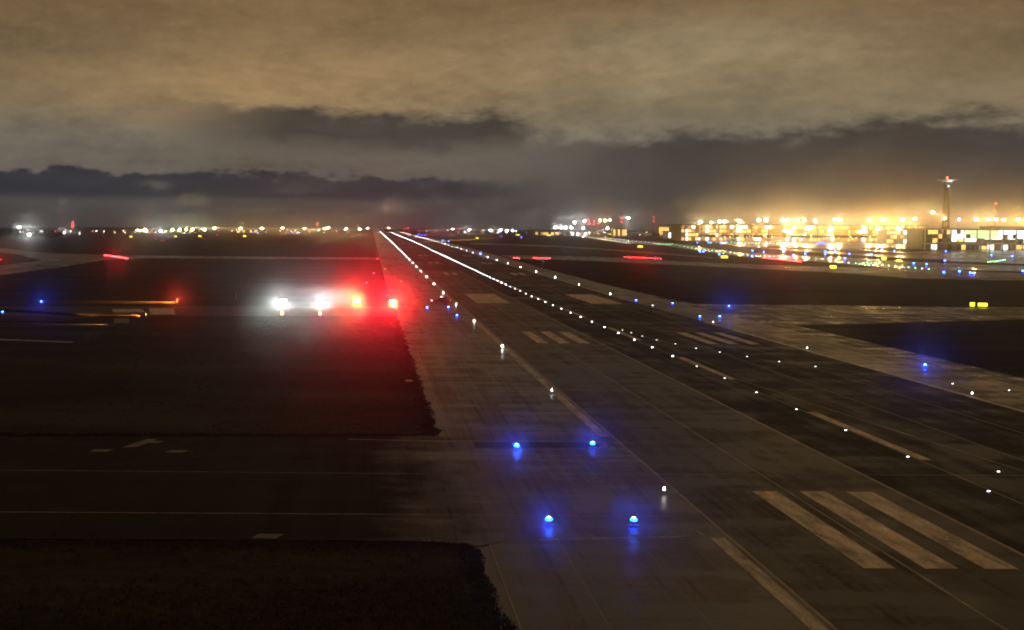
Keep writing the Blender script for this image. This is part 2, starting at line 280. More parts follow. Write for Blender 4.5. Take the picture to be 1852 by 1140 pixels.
M['centre'] = glow('centreline_lamp_lens', (.93,.96,1.), 70)
M['blue_far'] = glow('far_blue_lamp_lens', (.012,.07,1.), 90)
M['blue'] = glow('blue_lamp_lens', (.004,.045,1.), 40)
M['blue_core'] = glow('blue_lamp_filament', (.25,.65,1.), 60)
M['green'] = glow('green_lamp_lens', (.20,1.,.42), 22)
M['taxi_white'] = glow('pale_green_lamp_lens', (.75,1.,.78), 22)
M['amber'] = glow('amber_lamp_lens', (1.,.5,.08), 30)
M['red'] = glow('red_lamp_lens', (1.,.015,.02), 40)
M['red_bright'] = glow('bright_red_lamp_lens', (1.,.02,.025), 130)
M['papi_white'] = glow('projector_white_lens', (1.,1.,.97), 3000)
M['papi_red'] = glow('projector_red_lens', (1.,.45,.06), 3000)
M['golden'] = glow('golden_lamp_glass', (1.,.7,.28), 45)
M['sodium'] = glow('sodium_lamp_glass', (1.,.74,.32), 1100)
M['metal_halide'] = glow('white_floodlamp_glass', (1.,.98,.93), 800)
M['sign_yellow'] = glow('lit_yellow_sign_face', (1.,.88,.06), 2.6, .2)
M['sign_red'] = glow('lit_red_sign_face', (1.,.03,.02), 4)
M['win_white'] = glow('lit_white_window', (.95,1.,.98), 2.4, .5)
M['win_green'] = glow('lit_green_window', (.62,1.,.5), .9, .4)
M['win_warm'] = glow('lit_warm_window', (1.,.62,.17), 1.3, .6)
M['win_dim'] = glow('dim_warm_window', (1.,.5,.1), .4, .6)
M['hall'] = glow('floodlit_hall_opening', (1.,.97,.88), 4.5, .3)
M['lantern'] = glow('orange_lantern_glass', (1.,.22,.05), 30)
M['tail_red'] = glow('red_tail_lamp', (1.,.12,.03), 14)

# grass
m, t, p = new_mat('mown_grass')
g = t.nodes.new('ShaderNodeNewGeometry'); x, y, z = split(t, g.outputs['Position'])
a = noise(t, xyz(t, x*.02, y*.05, 0.), 1., 6, .6); f = noise(t, xyz(t, x*.8, y*.8, 2.), 1., 6, .75)
t.links.new(mixc(t, (a*.6+f*.4).sstep(.38, .68), (.008,.007,.0065), (.042,.036,.025)), p.inputs['Base Color'])
p.inputs['Roughness'].default_value = .95; p.inputs['Specular IOR Level'].default_value = .1
bp = t.nodes.new('ShaderNodeBump'); bp.inputs['Strength'].default_value = .8; bp.inputs['Distance'].default_value = .2
t.links.new(f.k, bp.inputs['Height']); t.links.new(bp.outputs[0], p.inputs['Normal'])
M['grass'] = m
M['blade'] = plain('grass_blade', (.034,.030,.018), .8, 0, .5, .5)

# ---------------------------------------------------------------- mesh helpers
class MB:
    def __init__(s): s.v = []; s.f = []; s.mi = []
    def add(s, vs, fs, mi=0):
        o = len(s.v); s.v += [tuple(q) for q in vs]; s.f += [[i+o for i in q] for q in fs]; s.mi += [mi]*len(fs); return s
    def box(s, x0, x1, y0, y1, z0, z1, mi=0):
        return s.add([(x0,y0,z0),(x1,y0,z0),(x1,y1,z0),(x0,y1,z0),(x0,y0,z1),(x1,y0,z1),(x1,y1,z1),(x0,y1,z1)],
                     [(3,2,1,0),(4,5,6,7),(0,1,5,4),(1,2,6,5),(2,3,7,6),(3,0,4,7)], mi)
    def lathe(s, prof, n=10, c=(0,0,0), mi=0, axis='z', cap=True):
        vs = []
        for r, h in prof:
            for k in range(n):
                a = 2*math.pi*k/n; p, q = r*math.cos(a), r*math.sin(a)
                vs.append({'z': (c[0]+p, c[1]+q, c[2]+h), 'y': (c[0]+p, c[1]+h, c[2]+q), 'x': (c[0]+h, c[1]+p, c[2]+q)}[axis])
        fs = [(i*n+k, i*n+(k+1) % n, (i+1)*n+(k+1) % n, (i+1)*n+k) for i in range(len(prof)-1) for k in range(n)]
        if cap: fs += [tuple(range(n-1, -1, -1)), tuple((len(prof)-1)*n+k for k in range(n))]
        return s.add(vs, fs, mi)
    def prism(s, pts, z0, z1, mi=0):
        n = len(pts)
        return s.add([(a, b, z0) for a, b in pts]+[(a, b, z1) for a, b in pts], [tuple(range(n-1, -1, -1)), tuple(range(n, 2*n))]+[(k, (k+1) % n, n+(k+1) % n, n+k) for k in range(n)], mi)
    def mesh(s, name, mats):
        me = bpy.data.meshes.new(name); me.from_pydata(s.v, [], s.f)
        for q in (mats if isinstance(mats, (list, tuple)) else [mats]): me.materials.append(M[q])
        for p, i in zip(me.polygons, s.mi): p.material_index = i
        bm = bmesh.new(); bm.from_mesh(me); bmesh.ops.recalc_face_normals(bm, faces=bm.faces); bm.to_mesh(me); bm.free()
        me.update(); return me
    def build(s, name, mats, parent=None): return put(name, s.mesh(name, mats), parent)
def put(name, me, parent=None, loc=None, rz=0.):
    o = bpy.data.objects.new(name, me); COL.objects.link(o)
    if parent: o.parent = parent
    if loc: o.location = loc
    o.rotation_euler[2] = rz
    return o
def tag(o, label=None, cat=None, group=None, kind=None):
    for k, q in (('label', label), ('category', cat), ('group', group), ('kind', kind)):
        if q: o[k] = q
    return o
def thing(name, label, cat, loc=(0,0,0), rz=0., group=None):
    return tag(put(name, None, None, loc, rz), label, cat, group)
def lamp(parent, kind, loc, col, watts, target=None, half=4.5, size=.15):
    """the light of one lamp; a spot is a directional fixture that throws its beam over the ground, not into it"""
    l = bpy.data.lights.new('lamp_light', kind); l.color = col; l.energy = watts; l.shadow_soft_size = size
    if kind == 'SPOT': l.spot_size = 2*R(half); l.spot_blend = .03
    o = bpy.data.objects.new('lamp_light', l); COL.objects.link(o); o.parent = parent; o.location = loc
    if target is not None: o.rotation_mode = 'QUATERNION'; o.rotation_quaternion = Vector(target).to_track_quat('-Z', 'Y')
    return o
def sheet(name, pts, dz, mat, parent=None, dense=False):
    """a flat outline laid on the airfield, following its slope"""
    bm = bmesh.new(); vs = [bm.verts.new((a, b, 0)) for a, b in pts]
    for tri in geometry.tessellate_polygon([[Vector((a, b, 0)) for a, b in pts]]):
        try: bm.faces.new([vs[i] for i in tri])
        except ValueError: pass
    for k, _ in KN[1:-1]:
        bmesh.ops.bisect_plane(bm, geom=bm.verts[:]+bm.edges[:]+bm.faces[:], plane_co=(0, k, 0), plane_no=(0, 1, 0))
    for q in bm.verts: q.co.z = E(q.co.y)+dz
    bmesh.ops.recalc_face_normals(bm, faces=bm.faces)
    for q in bm.faces:
        if q.normal.z < 0: q.normal_flip()
    me = bpy.data.meshes.new(name); bm.to_mesh(me); bm.free(); me.materials.append(M[mat])
    return put(name, me, parent)
def rect(x0, x1, y0, y1): return [(x0, y0), (x1, y0), (x1, y1), (x0, y1)]
ORD = 'first second third fourth fifth sixth seventh eighth ninth tenth eleventh twelfth thirteenth fourteenth fifteenth sixteenth seventeenth eighteenth nineteenth twentieth'.split()
TENS = {2: 'twenty', 3: 'thirty', 4: 'forty', 5: 'fifty'}
def ordw(i):
    if i < 20: return ORD[i]
    a, b = divmod(i+1, 10)
    if b == 0: return {3: 'thirtieth', 4: 'fortieth', 5: 'fiftieth', 6: 'sixtieth'}[a]
    return TENS[a]+'-'+ORD[b-1]

# ---------------------------------------------------------------- ground, runway, taxiways
tag(sheet('ground', rect(-6000, 7000, -300, 8800), 0, 'grass'), kind='structure')

RX = [22.5, 30.7, 38.7, 46.0, 54.8, 62.1, 69.9]                   # lane joints of the runway
LX = [7.3, 11.6, 16.6, 22.4]                                     # lanes of the near shoulder
RRX = [70.0, 75.2, 80.4, 84.6]
YS = [20, 66, 106, 162, 210, 262, 312, 362, 400, 450, 500, 550, 600]
runway = tag(sheet('runway', rect(22.4, 70, -250, 3560), .039, 'joint'), kind='structure')
def lanes(parent, xs, name, mat, top):
    far = sheet('far_paving', rect(xs[0]+.05, xs[-1]-.05, 600, 3550), top, mat if isinstance(mat, str) else mat[-1], parent)
    for i, (a, b) in enumerate(zip(xs, xs[1:])):
        sh = [0, 0, 0, 0, 0, 0, 0]
        gap = .24 if abs(a-38.7) < .1 else .08 if a > 22 and a < 70 else .015
        for y0, y1 in zip([-200]+YS, YS):
            mb = MB(); c0, c1 = y0+(.16 if y0 in (106, 162) else .012), y1-.012
            x0, x1 = a+gap, b-(.07 if a > 22 and a < 70 else .015)
            mb.add([(x0,c0,E(c0)),(x1,c0,E(c0)),(x1,c1,E(c1)),(x0,c1,E(c1)),(x0,c0,E(c0)+top),(x1,c0,E(c0)+top),(x1,c1,E(c1)+top),(x0,c1,E(c1)+top)],
                   [(3,2,1,0),(4,5,6,7),(0,1,5,4),(1,2,6,5),(2,3,7,6),(3,0,4,7)])
            mb.build(name, mat if isinstance(mat, str) else mat[i], parent)
lanes(runway, RX, 'paving_panel', ['asphalt_worn','asphalt_worn','asphalt','asphalt','asphalt','asphalt'], .045)
sl = tag(sheet('runway_shoulder', [(6.5,-250),(22.5,-250),(22.5,3560),(4.2,3560),(4.6,900),(5.0,420)]+[(6.55-(y_-45)*.0042+random.gauss(0, .16)+(.5 if random.random() < .06 else 0), y_) for y_ in [400-k*2.4 for k in range(148)]], .012, 'shoulder'), kind='structure')
sheet('joint_bed', rect(7.25, 22.4, -240, 610), .036, 'joint', sl)
lanes(sl, LX, 'shoulder_panel', 'shoulder', .04)
sr = tag(sheet('runway_shoulder', [(69.9,-250),(84.7,-250),(85.6,180),(86,275),(150,300),(1200,300),(1200,352),(150,345),(84,352),(80.6,460),(79.6,580),(78.5,3560),(69.9,3560)], .012, 'taxi'), kind='structure')
lanes(sr, RRX[:3], 'shoulder_panel', 'shoulder', .04)

def mark(name, x0, x1, y0, y1, mat='paint', dz=.0475, parent=None): return sheet(name, rect(x0, x1, y0, y1), dz, mat, parent or runway)
for y0, y1 in ((76.3, 99), (228, 253.5)):
    for a, b in ((28.1, 29.9), (31.6, 33.5), (35, 36.9), (56.9, 58.6), (60.3, 62.0), (63.9, 65.6)): mark('touchdown_stripe', a, b, y0, y1)
for a, b in ((27.4, 36.2), (57, 65)): mark('aiming_point_bar', a, b, 351, 400.5)
for y0 in (551, 701, 851):
    for a, b in ((30, 31.8), (33.4, 35.2), (58, 59.8), (61.4, 63.2)): mark('touchdown_stripe', a, b, y0, y0+22.5)
for k in range(-3, 55): mark('centreline_dash', 46.15, 47.05, 113+61*k, 143+61*k, dz=.049)
for (x0, x1) in ((21.2, 22.1), (69.3, 70.1)):
    for y0, y1 in ((-100, 83.7), (125, 288), (340, 3500)) if x0 < 50 else ((-100, 283), (356, 3500)): mark('edge_line', x0, x1, y0, y1, 'edge_paint', .0505)
# thin lines: lead-off curve to the exit and the taxiway corner lines
def strip(name, pts, w, mat, dz, parent):
    L = []; Rr = []
    for i, (a, b) in enumerate(pts):
        p0 = pts[max(0, i-1)]; p1 = pts[min(len(pts)-1, i+1)]
        dx, dy = p1[0]-p0[0], p1[1]-p0[1]; q = math.hypot(dx, dy); nx, ny = -dy/q*w/2, dx/q*w/2
        L.append((a+nx, b+ny)); Rr.append((a-nx, b-ny))
    return sheet(name, L+Rr[::-1], dz, mat, parent)
strip('lead_off_line', [(46.6,268),(47.2,262),(48.4,250),(50.6,230),(54.2,212),(59.2,198),(66,184),(73,171),(80,159),(84,152)], .18, 'thin_paint', .0515, runway)
strip('lead_off_line', [(47.2,175),(48.2,160),(50,135),(51.5,118),(53,100),(54,90)], .15, 'thin_paint', .0515, runway)
strip('lead_off_line', [(38,268),(39.5,240),(41,215)], .2, 'thin_paint', .0515, runway)

# near taxiway joining from the side, over the shoulder
edge = [(5.2,81.9),(6.6,81.2),(8.5,82.6),(14,83.2),(14,122.4),(9,123.6),(6.4,125.2)]
tn = tag(sheet('taxiway', [(-260,82),(2.5,82.5)]+edge+[(-260,120)], .056, 'taxi_dark'), kind='structure')
sheet('dark_patch', [(9,117.9),(19.2,118.6),(20.4,119.4),(20.3,120.7),(19,121.5),(9.4,121.2)], .060, 'patch', sl)
strip('corner_line', [(-2,122.6),(6,121.8),(14,122.3),(19.5,122.4),(20.8,121.3),(20.9,119.6),(20,118.5),(16,117.4),(9,116.6)], .25, 'thin_paint', .060, tn)
strip('corner_line', [(10.4,82.9),(14,83.4),(19,83.9),(21,84.6),(20.6,86.3)], .35, 'thin_paint', .060, tn)
strip('cross_line', [(-40,106.3),(0,105.4),(22,105.2)], .09, 'thin_paint', .060, tn)
strip('cross_line', [(-40,90.4),(0,90.2),(20,89.9)], .12, 'thin_paint', .060, tn)
for a, b in ((-20.4, 120.6), (-17.5, 115.6), (-7.3, 83.7), (-24, 115.8)):
    sheet('faded_mark', [(a, b-.7), (a+1.5, b-.8), (a+1.9, b+.4), (a+.3, b+.5)], .060, 'faint_paint', tn)
sheet('faded_mark', [(-21.6,117.4),(-20.4,117.6),(-19.2,122.2),(-20.2,122.2)], .0605, 'faint_paint', tn)
# taxiway crossing further off
tm = tag(sheet('taxiway', [(-900,270),(-88,291),(6.0,297),(6.0,334),(-88,325),(-900,305)], .03, 'taxi_dry'), kind='structure')
sheet('holding_mark', [(-48.5,298),(-43,299),(-47,322),(-52.5,321)], .036, 'edge_paint', tm)
sheet('holding_mark', [(-58,305),(-51,306),(-53.5,318),(-60.5,317)], .036, 'edge_paint', tm)
strip('edge_joint', [(-80,324),(-30,330),(5,333)], .35, 'thin_paint', .036, tm)
tf = tag(sheet('taxiway', TAXI_LEFT_FAR+[(-300,560),(-420,620),(-420,1060)], .03, 'taxi'), kind='structure')
tag(sheet('grass_island', ISLAND_LEFT+[(-300,700),(-300,930)], .05, 'grass'), kind='structure')
tag(sheet('taxiway', BAND_ONE[:9]+[(420,585),(420,500)]+BAND_ONE[9:], .03, 'taxi'), kind='structure')
tag(sheet('service_road', BAND_TWO, .03, 'taxi'), kind='structure')
tag(sheet('apron', APRON, .026, 'wet'), kind='structure')
tag(sheet('taxiway', TAXI_TWO[:11]+[(520,690),(520,600)]+TAXI_TWO[11:], .034, 'wet'), kind='structure')
for q in (ISLAND_ONE, ISLAND_TWO, ISLAND_THREE): tag(sheet('grass_island', q, .05, 'grass'), kind='structure')

# grass tufts along the edges of the near paving, where blades show against it
mb = MB()
def tuft(x, y, h, s=.25):
    for k in range(5):
        a = random.random()*6.28; r = random.random()*s; w = .02+random.random()*.03
        bx, by = x+r*math.cos(a), y+r*math.sin(a); lx, ly = random.uniform(-.5, .5)*h, random.uniform(-.5, .5)*h
        hh = h*random.uniform(.5, 1.1); z0 = E(y)
        mb.add([(bx-w, by, z0), (bx+w, by, z0), (bx+lx, by+ly, z0+hh)], [(0, 1, 2)])
for k in range(5200):
    y = random.uniform(45, 330) if k % 3 else random.uniform(45, 135)
    if 81 < y < 127 or 288 < y < 336: continue
    e = 6.6 if y < 127 else 6.2-(y-127)*.002
    tuft(6.75-(y-45)*.0042-abs(random.gauss(0, .7))+math.sin(y*.9)*.15+math.sin(y*.23)*.2, y, random.uniform(.05, .22))
for k in range(2600):
    x = random.uniform(-45, 6); tuft(x, 82.2-abs(random.gauss(0, .9))+math.sin(x*.7)*.25, random.uniform(.05, .2))
    if k % 2: tuft(x, 122.0+.05*x*.5+2.6+abs(random.gauss(0, .5)), random.uniform(.15, .4))
for k in range(9000):
    y = random.uniform(52, 80) if k % 2 else random.uniform(128, 285)
    if math.sin(y*.31+math.sin(k)*.2)+random.gauss(0, .6) > -.2: tuft(6-abs(random.gauss(0, 18)), y, random.uniform(.06, .26), .5)
for k in range(2600):
    x = -49.5-random.random()**1.3*38
    tuft(x, 341.3-.16*(x+50)*.9+random.gauss(0, .7), random.uniform(.2, .6), .5)
    tuft(x, 288.4+(.0 if x > -57 else -(x+57)*.75)-abs(random.gauss(0, .6)), random.uniform(.2, .7), .5)
    if k % 4 == 0: tuft(x-2, 269-.17*(x+50)+random.gauss(0, .4), random.uniform(.1, .3), .5)
tag(mb.build('grass_tufts', 'blade'), 'unmown grass growing along the edges of the paving', 'grass', kind='stuff')

# ---------------------------------------------------------------- airfield lamps
def fixture_parts(label, cat, name, loc, core, lens, group=None, sc=1.):
    """elevated lamp: base plate, stem, collar, glass dome over a filament"""
    e = thing(name, label, cat, loc, 0, group)
    MB().lathe([(.17*sc,0),(.17*sc,.03),(.06*sc,.05)], 12).build('base_plate', 'steel', e)
    MB().lathe([(.03*sc,.05),(.03*sc,.22),(.075*sc,.24),(.075*sc,.29)], 10).build('stem', 'yellow_metal', e)
    MB().lathe([(.085*sc,.29),(.10*sc,.33),(.10*sc,.40),(.07*sc,.46),(.03*sc,.485)], 12).build('lens', lens, e)
    MB().lathe([(.02*sc,.486),(.045*sc,.50),(.02*sc,.52)], 8).build('lens_tip', core, e)
    return e
FX = {}
def fixture(kind, lens, r=.10, h=.42):
    """the same lamp as one small mesh, for those too far off to show their parts"""
    mb = MB().lathe([(.16,0),(.16,.03),(.035,.05),(.035,h-.13),(.08,h-.11)], 8)
    mb.lathe([(r*.85,h-.11),(r,h-.05),(r,h+.03),(r*.6,h+.10)], 8, mi=1)
    FX[kind] = mb.mesh(kind, ['steel', lens])
def inset(kind, lens, w=.13, h=.05):
    mb = MB().lathe([(.17,-.03),(.17,.01),(.12,.03)], 10)
    mb.box(-w, w, -.09, .02, .012, h, 1)
    FX[kind] = mb.mesh(kind, ['steel', lens])
fixture('edge_white', 'white', .12); fixture('edge_cool', 'white_cool', .12); fixture('blue', 'blue_far', .15); fixture('red', 'red', .13)
inset('centre', 'centre', .12, .10); inset('centre_mid', 'centre_mid', .11, .09); inset('centre_near', 'white_small', .09, .07); inset('green', 'green', .2, .16); inset('taxi_white', 'taxi_white', .2, .16); inset('amber', 'amber', .2, .14); inset('small', 'white_small', .09, .06); inset('stop', 'red_bright', .2, .2)
def place(kind, name, x, y, label, cat, group, z=.05): return tag(put(name, FX[kind], None, (x, y, E(y)+z)), label, cat, group)
BEAM = (0, -1, .36)
def toward(x, y, up=.07):  # aims an added halo beam at the camera
    q = Vector((-x, -y)).normalized(); return (q.x, q.y, max(up, 18.7/math.hypot(x, y)) if up else -.02)

def ahead(x, y, r=.38):
    q = Vector((-x, -y)).normalized()*r; return (q.x, q.y, .5)
# white runway edge lights, every 60 m on both sides
for side, X, Y0 in (('near', 21.1, 97.6), ('far', 69.9, 97.2)):
    row = 'beside the striped shoulder' if side == 'near' else 'beside the right-hand exits'
    for k in range(58):
        y = Y0+60*k; x = X
        if side == 'near' and k == 0: x = 21.3
        zc = .062 if side == 'near' and 80 < y < 127 else .055
        grp = f'white edge lights {row}'
        if k < 5:
            e = fixture_parts(f'white edge light on the {"left" if side=="near" else "right"} runway edge, {ordw(k)} nearest of its row', 'runway light', 'runway_edge_light', (x, y, E(y)+zc), 'white_small' if side == 'far' else 'white', 'white_small' if side == 'far' or k < 2 else 'white', grp)
        else:
            place('edge_cool' if k % 5 == 0 else 'edge_white', 'runway_edge_light', x, y,
                  f'white edge light on the {"left" if side=="near" else "right"} runway edge, {ordw(k)} nearest of its row' if k < 16 else f'distant white edge light in the merging far end of the {"left" if side=="near" else "right"} edge row', 'runway light', grp)
for k in range(228):
    y = 69+15.15*k
    place('centre_near' if k < 9 else 'centre_mid' if k < 26 else 'centre', 'centreline_light', 45.6 if y < 170 else 45.75, y, f'flush white centreline light, {ordw(k)} nearest of the row' if k < 40 else 'flush white centreline light where the far row merges into one line', 'runway light', 'white lights along the runway centreline', .046)
# blue taxiway edge lights
bl = ['on the corner of the near taxiway, outer of the upper pair', 'on the near taxiway beside the curved painted corner', 'nearest of all, over the dark paving left of its twin', 'nearest pair, the one closer to the painted edge line',
      'left of the dark parked car', 'right of the dark parked car', 'below the dark parked car', 'past the far edge row, left of the exit', 'on the exit shoulder past the far edge row', 'at the corner of the wet exit taxiway and grass',
      'left of two on the exit paving', 'right of two on the exit paving', 'alone on the wet shoulder beside dark grass', 'on the left taxiway behind the orange lit grass', 'at the left margin beside the taxiway']
for k, ((x, y), s) in enumerate(zip(BLUE_NEAR, bl)):
    zz = .06 if k < 4 else .05
    e = fixture_parts('blue taxiway light '+s, 'taxiway light', 'taxiway_edge_light', (x, y, E(y)+zz), 'blue_core', 'blue', 'blue taxiway lights near the runway', 2.3)
    if k < 4 or k in (9, 12, 13): lamp(e, 'SPOT', ahead(x, y), (.015, .075, 1), (3800 if k < 4 else 3500), toward(x, y))
for k, (x, y) in enumerate(BLUE_FAR):
    o = place('blue', 'taxiway_edge_light', x, y, f'small blue light among the far taxiways, {ordw(k)} of the scattered group', 'taxiway light', 'blue lights scattered over the far taxiways')
    o.scale = (2.6, 2.6, 2.0)
def in_rows(rows):
    for n_, where in rows:
        for i in range(n_): yield f'{ordw(i)} light from the far end of the {where}'
white_labels = list(in_rows(((26, 'pale dotted row curving across far dark grass'), (10, 'short pale row beside the curving one'), (22, 'pale row nearest the white floodlit halls'))))
green_labels = list(in_rows(((9, 'short green row ending the pale one'), (14, 'green dotted row past the paired blue lights'), (12, 'green row behind the solid red stop bar'), (22, 'long green row under the bright halls'), (20, 'green row before the amber terminal'), (9, 'short green row before the glazed pier'), (10, 'green loop on the wet taxiway'))))
for i, (x, y) in enumerate(WHITE_TAXI): place('taxi_white', 'taxiway_centre_light', x, y, white_labels[i], 'taxiway light', 'pale dotted taxiway lights')
for i, (x, y) in enumerate(GREEN_TAXI): place('green' if i % 3 else 'taxi_white', 'taxiway_centre_light', x, y, green_labels[i], 'taxiway light', 'green dotted taxiway lights')
for i, (x, y) in enumerate(LEAD_OFF): place('small', 'lead_off_light', x, y, f'tiny white lead-off light on the exit curve, {ordw(i)} from the centreline', 'runway light', 'tiny lights along the exit curve', .052)
for i, (x, y) in enumerate(AMBER_LEAD): place('amber', 'lead_off_light', x, y, f'{ordw(i)} amber light on the far exit curve, counted from the centreline', 'taxiway light', 'amber lights on the far exit curve')
bars = ['long spaced red stop bar on the grass side road', 'short spaced red stop bar beside the runway', 'short red bar nearest the runway shoulder', 'solid looking red stop bar before the terminal taxiways', 'back row of the red stop bar before the terminal', 'slanting red stop bar on the left taxiway']
for b, s in zip(RED_BARS, bars):
    for i, (x, y) in enumerate(b):
        o = place('stop', 'stop_bar_light', x, y, f'{ordw(i)} red light of the {s}', 'stop light', s)
        o.rotation_euler[2] = math.atan2(-x, y)
        if i == len(b)//2 and len(b) > 8: lamp(o, 'SPOT', (0, -.1, .25), (1, .01, .02), 7000, (0, -1, .07))
for i, (x, y) in enumerate(RED_SINGLE):
    o = place('red', 'obstruction_light', x, y, f'red marker light, {ordw(i)} of those dotted over the far field', 'obstruction light', 'red marker lights over the far field')
    if i in (0, 2): lamp(o, 'SPOT', ahead(x, y), (1, .01, .02), 5000, toward(x, y))
for i, (x, y) in enumerate(((1.0, 560), (-1.6, 470), (10.5, 480), (6.2, 610))):
    place('small', 'marker_light', x, y, f'tiny pale marker lamp near the shoulder edge, {ordw(i)} of four', 'marker light', 'tiny pale markers by the shoulder').scale = (2, 2, 3)

# precision approach path indicator: four projector units
for k, X in enumerate((-22.3, -13.0, -3.7, 5.4)):
    w = k < 2
    e = thing('approach_projector', ['white glaring approach projector, outermost of the row of four', 'white glaring approach projector next to the red pair', 'red glaring approach projector next to the white pair', 'red glaring approach projector closest to the runway'][k], 'projector', (X, 343, 0), 0, 'approach path projectors in the grass')
    MB().prism([(-.65,-.55),(.65,-.55),(.65,.6),(-.65,.6)], .62, 1.12).build('housing', 'orange_metal', e)
    MB().box(-.7, .7, -.68, .62, 1.122, 1.16).build('hood', 'orange_metal', e)
    for q in (-.42, 0, .42): MB().lathe([(.17,-.60),(.19,-.57),(.19,-.552)], 12, (q, 0, .88), axis='y').build('lens', 'papi_white' if w else 'papi_red', e)
    for q in ((-.5,-.4),(.5,-.4),(-.5,.45),(.5,.45)): MB().lathe([(.10,0),(.10,.03),(.03,.04),(.03,.62)], 8, (*q, 0)).build('leg', 'steel', e)
    lamp(e, 'SPOT', (0, -.75, .9), (1, 1, .97) if w else (1, .016, .03), 19000 if w else 170000, (0, -1, .066), 4.5, .3)
for k, X in enumerate((-19.6, -11.3)):  # glowing bodies modelled for lens ghosts of the white projectors
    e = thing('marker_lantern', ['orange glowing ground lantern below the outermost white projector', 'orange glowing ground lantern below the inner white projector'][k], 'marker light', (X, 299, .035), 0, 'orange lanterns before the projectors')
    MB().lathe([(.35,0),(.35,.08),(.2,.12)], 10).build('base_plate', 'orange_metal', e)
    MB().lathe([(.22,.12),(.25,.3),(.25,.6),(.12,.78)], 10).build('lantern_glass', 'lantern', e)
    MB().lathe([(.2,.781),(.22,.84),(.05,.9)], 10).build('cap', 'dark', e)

# runway guard lights facing the side taxiway; they rake the grass with amber light
for k, (X, Y) in enumerate(((-48.6, 341), (-47.6, 288))):
    e = thing('guard_light', ['amber guard light raking the far grass edge, its red lamp showing', 'amber guard light raking the nearer grass edge'][k], 'guard light', (X, Y, 0), 0, 'amber guard lights by the side taxiway')
    MB().lathe([(.2,0),(.2,.04),(.05,.06),(.05,.45)], 8).build('post', 'steel', e)
    MB().box(-.1, .2, -.55, .55, .45, .95).build('housing', 'yellow_metal', e)
    for q in (-.27, .27): MB().lathe([(.16,-.03),(.18,0),(.18,.02)], 10, (-.13, q, .7), axis='x').build('lens', 'amber', e)
    if k == 0: MB().lathe([(.1,.951),(.14,1.02),(.14,1.15),(.05,1.22)], 10).build('lamp_glass', 'tail_red', e)
    lamp(e, 'SPOT', (-.35, 0, .55), (1, .33, .05), 330000, (-1, .14 if k == 0 else .06, -.02), 12, .15)
    if k == 0: lamp(e, 'SPOT', (0, 0, 1.3), (1, .06, .03), 7000, toward(X, Y))
e = thing('taxiway_sign', 'grey backed taxiway sign standing in grass below the orange lit edge', 'sign', (-49.3, 268, 0), .35, None)
MB().box(-1.5, 1.5, -.12, .12, .25, 1.15).build('cabinet', 'concrete', e)
for q in (-1.2, 1.2): MB().lathe([(.05,0),(.05,.25)], 8, (q, 0, 0)).build('leg', 'steel', e)
MB().box(-1.46, -1.4, -.3, .3, .02, .3).build('light_trough', 'dark', e)
lamp(e, 'SPOT', (-1.7, 0, .3), (1, .5, .22), 30000, (-1, .3, -.05), 14, .1)

# lit mandatory / direction signs on the far side
sl_ = ['narrow yellow lit sign beside the wet exit taxiway', 'wide yellow lit sign beside the wet exit taxiway', 'yellow sign on the grass left of the blue lights', 'yellow sign beside a blue light before the terminal taxiways', 'yellow sign below the red stop bar', 'small yellow sign under the bright terminal', 'yellow sign far right of the runway end', 'yellow sign beside the red rows far off', 'leftmost of the small yellow signs on the left field', 'small yellow sign beside two red markers', 'small yellow sign under the left amber floodlights', 'yellow sign by the far blue lights', 'yellow sign between the wet taxiways', 'low yellow sign on the grass island', 'yellow sign on the far exit curve', 'dim yellow sign beside the left horizon lights']
for (x, y, w, h), s in zip(SIGNS, sl_):
    e = thing('taxiway_sign', s, 'sign', (x, y, E(y)), math.atan2(-x, y)*.6, 'yellow lit taxiway signs')
    w = max(w*.8, 1.2); h = min(1.3, max(.8, h))
    MB().box(-w/2, w/2, -.1, .15, .2, .3+h).build('cabinet', 'dark', e)
    MB().box(-w/2+.06, w/2-.06, -.13, -.103, .26, .24+h).build('sign_face', 'sign_yellow', e)
    for q in (-w*.4, w*.4): MB().lathe([(.05,0),(.05,.2)], 6, (q, 0, 0)).build('leg', 'steel', e)
    if y < 400 and w > 2: lamp(e, 'SPOT', (0, -.3, .6), (1, .82, .02), 4000 if y < 400 else 4000, (0, -1, .07), 4.5, .3)

# dark car at the runway edge
e = thing('parked_car', 'dark low car with roof lamp and red tail light at the runway edge', 'car', (17.9, 350.5, .05), R(8))
prof = [(-2.3,.3),(-2.35,.62),(-2.2,.8),(-1.3,.92),(1.9,.98),(2.3,.88),(2.35,.55),(2.25,.3)]
mb = MB(); n = len(prof)
mb.add([(a, -.88, b) for a, b in prof]+[(a, .88, b) for a, b in prof], [tuple(range(n)), tuple(range(2*n-1, n-1, -1))]+[(k, (k+1) % n, n+(k+1) % n, n+k) for k in range(n)]); body = mb.build('body', 'dark', e)
prof = [(-1.25,.92),(-.5,1.42),(1.1,1.45),(1.8,.975)]; n = 4; mb = MB()
mb.add([(a, -.74, b) for a, b in prof]+[(a, .74, b) for a, b in prof], [tuple(range(n)), tuple(range(2*n-1, n-1, -1))]+[(k, (k+1) % n, n+(k+1) % n, n+k) for k in range(n)]); mb.build('cabin', 'dark', e)
for s_ in (-1, 1): MB().add([(-1.0, s_*.745, 1.0), (-.45, s_*.745, 1.37), (1.0, s_*.745, 1.39), (1.55, s_*.745, 1.02)], [(0, 1, 2, 3)]).build('side_window', 'glass', e)
for a in (-1.45, 1.45):
    for b in (-.82, .82):
        wl = MB().lathe([(.33,-.1),(.33,.1)], 14, (a, b, .33), axis='y').build('wheel', 'tyre', e)
        MB().lathe([(.2,-.115),(.2,.115)], 10, (a, b, .33), axis='y').build('rim', 'steel', wl)
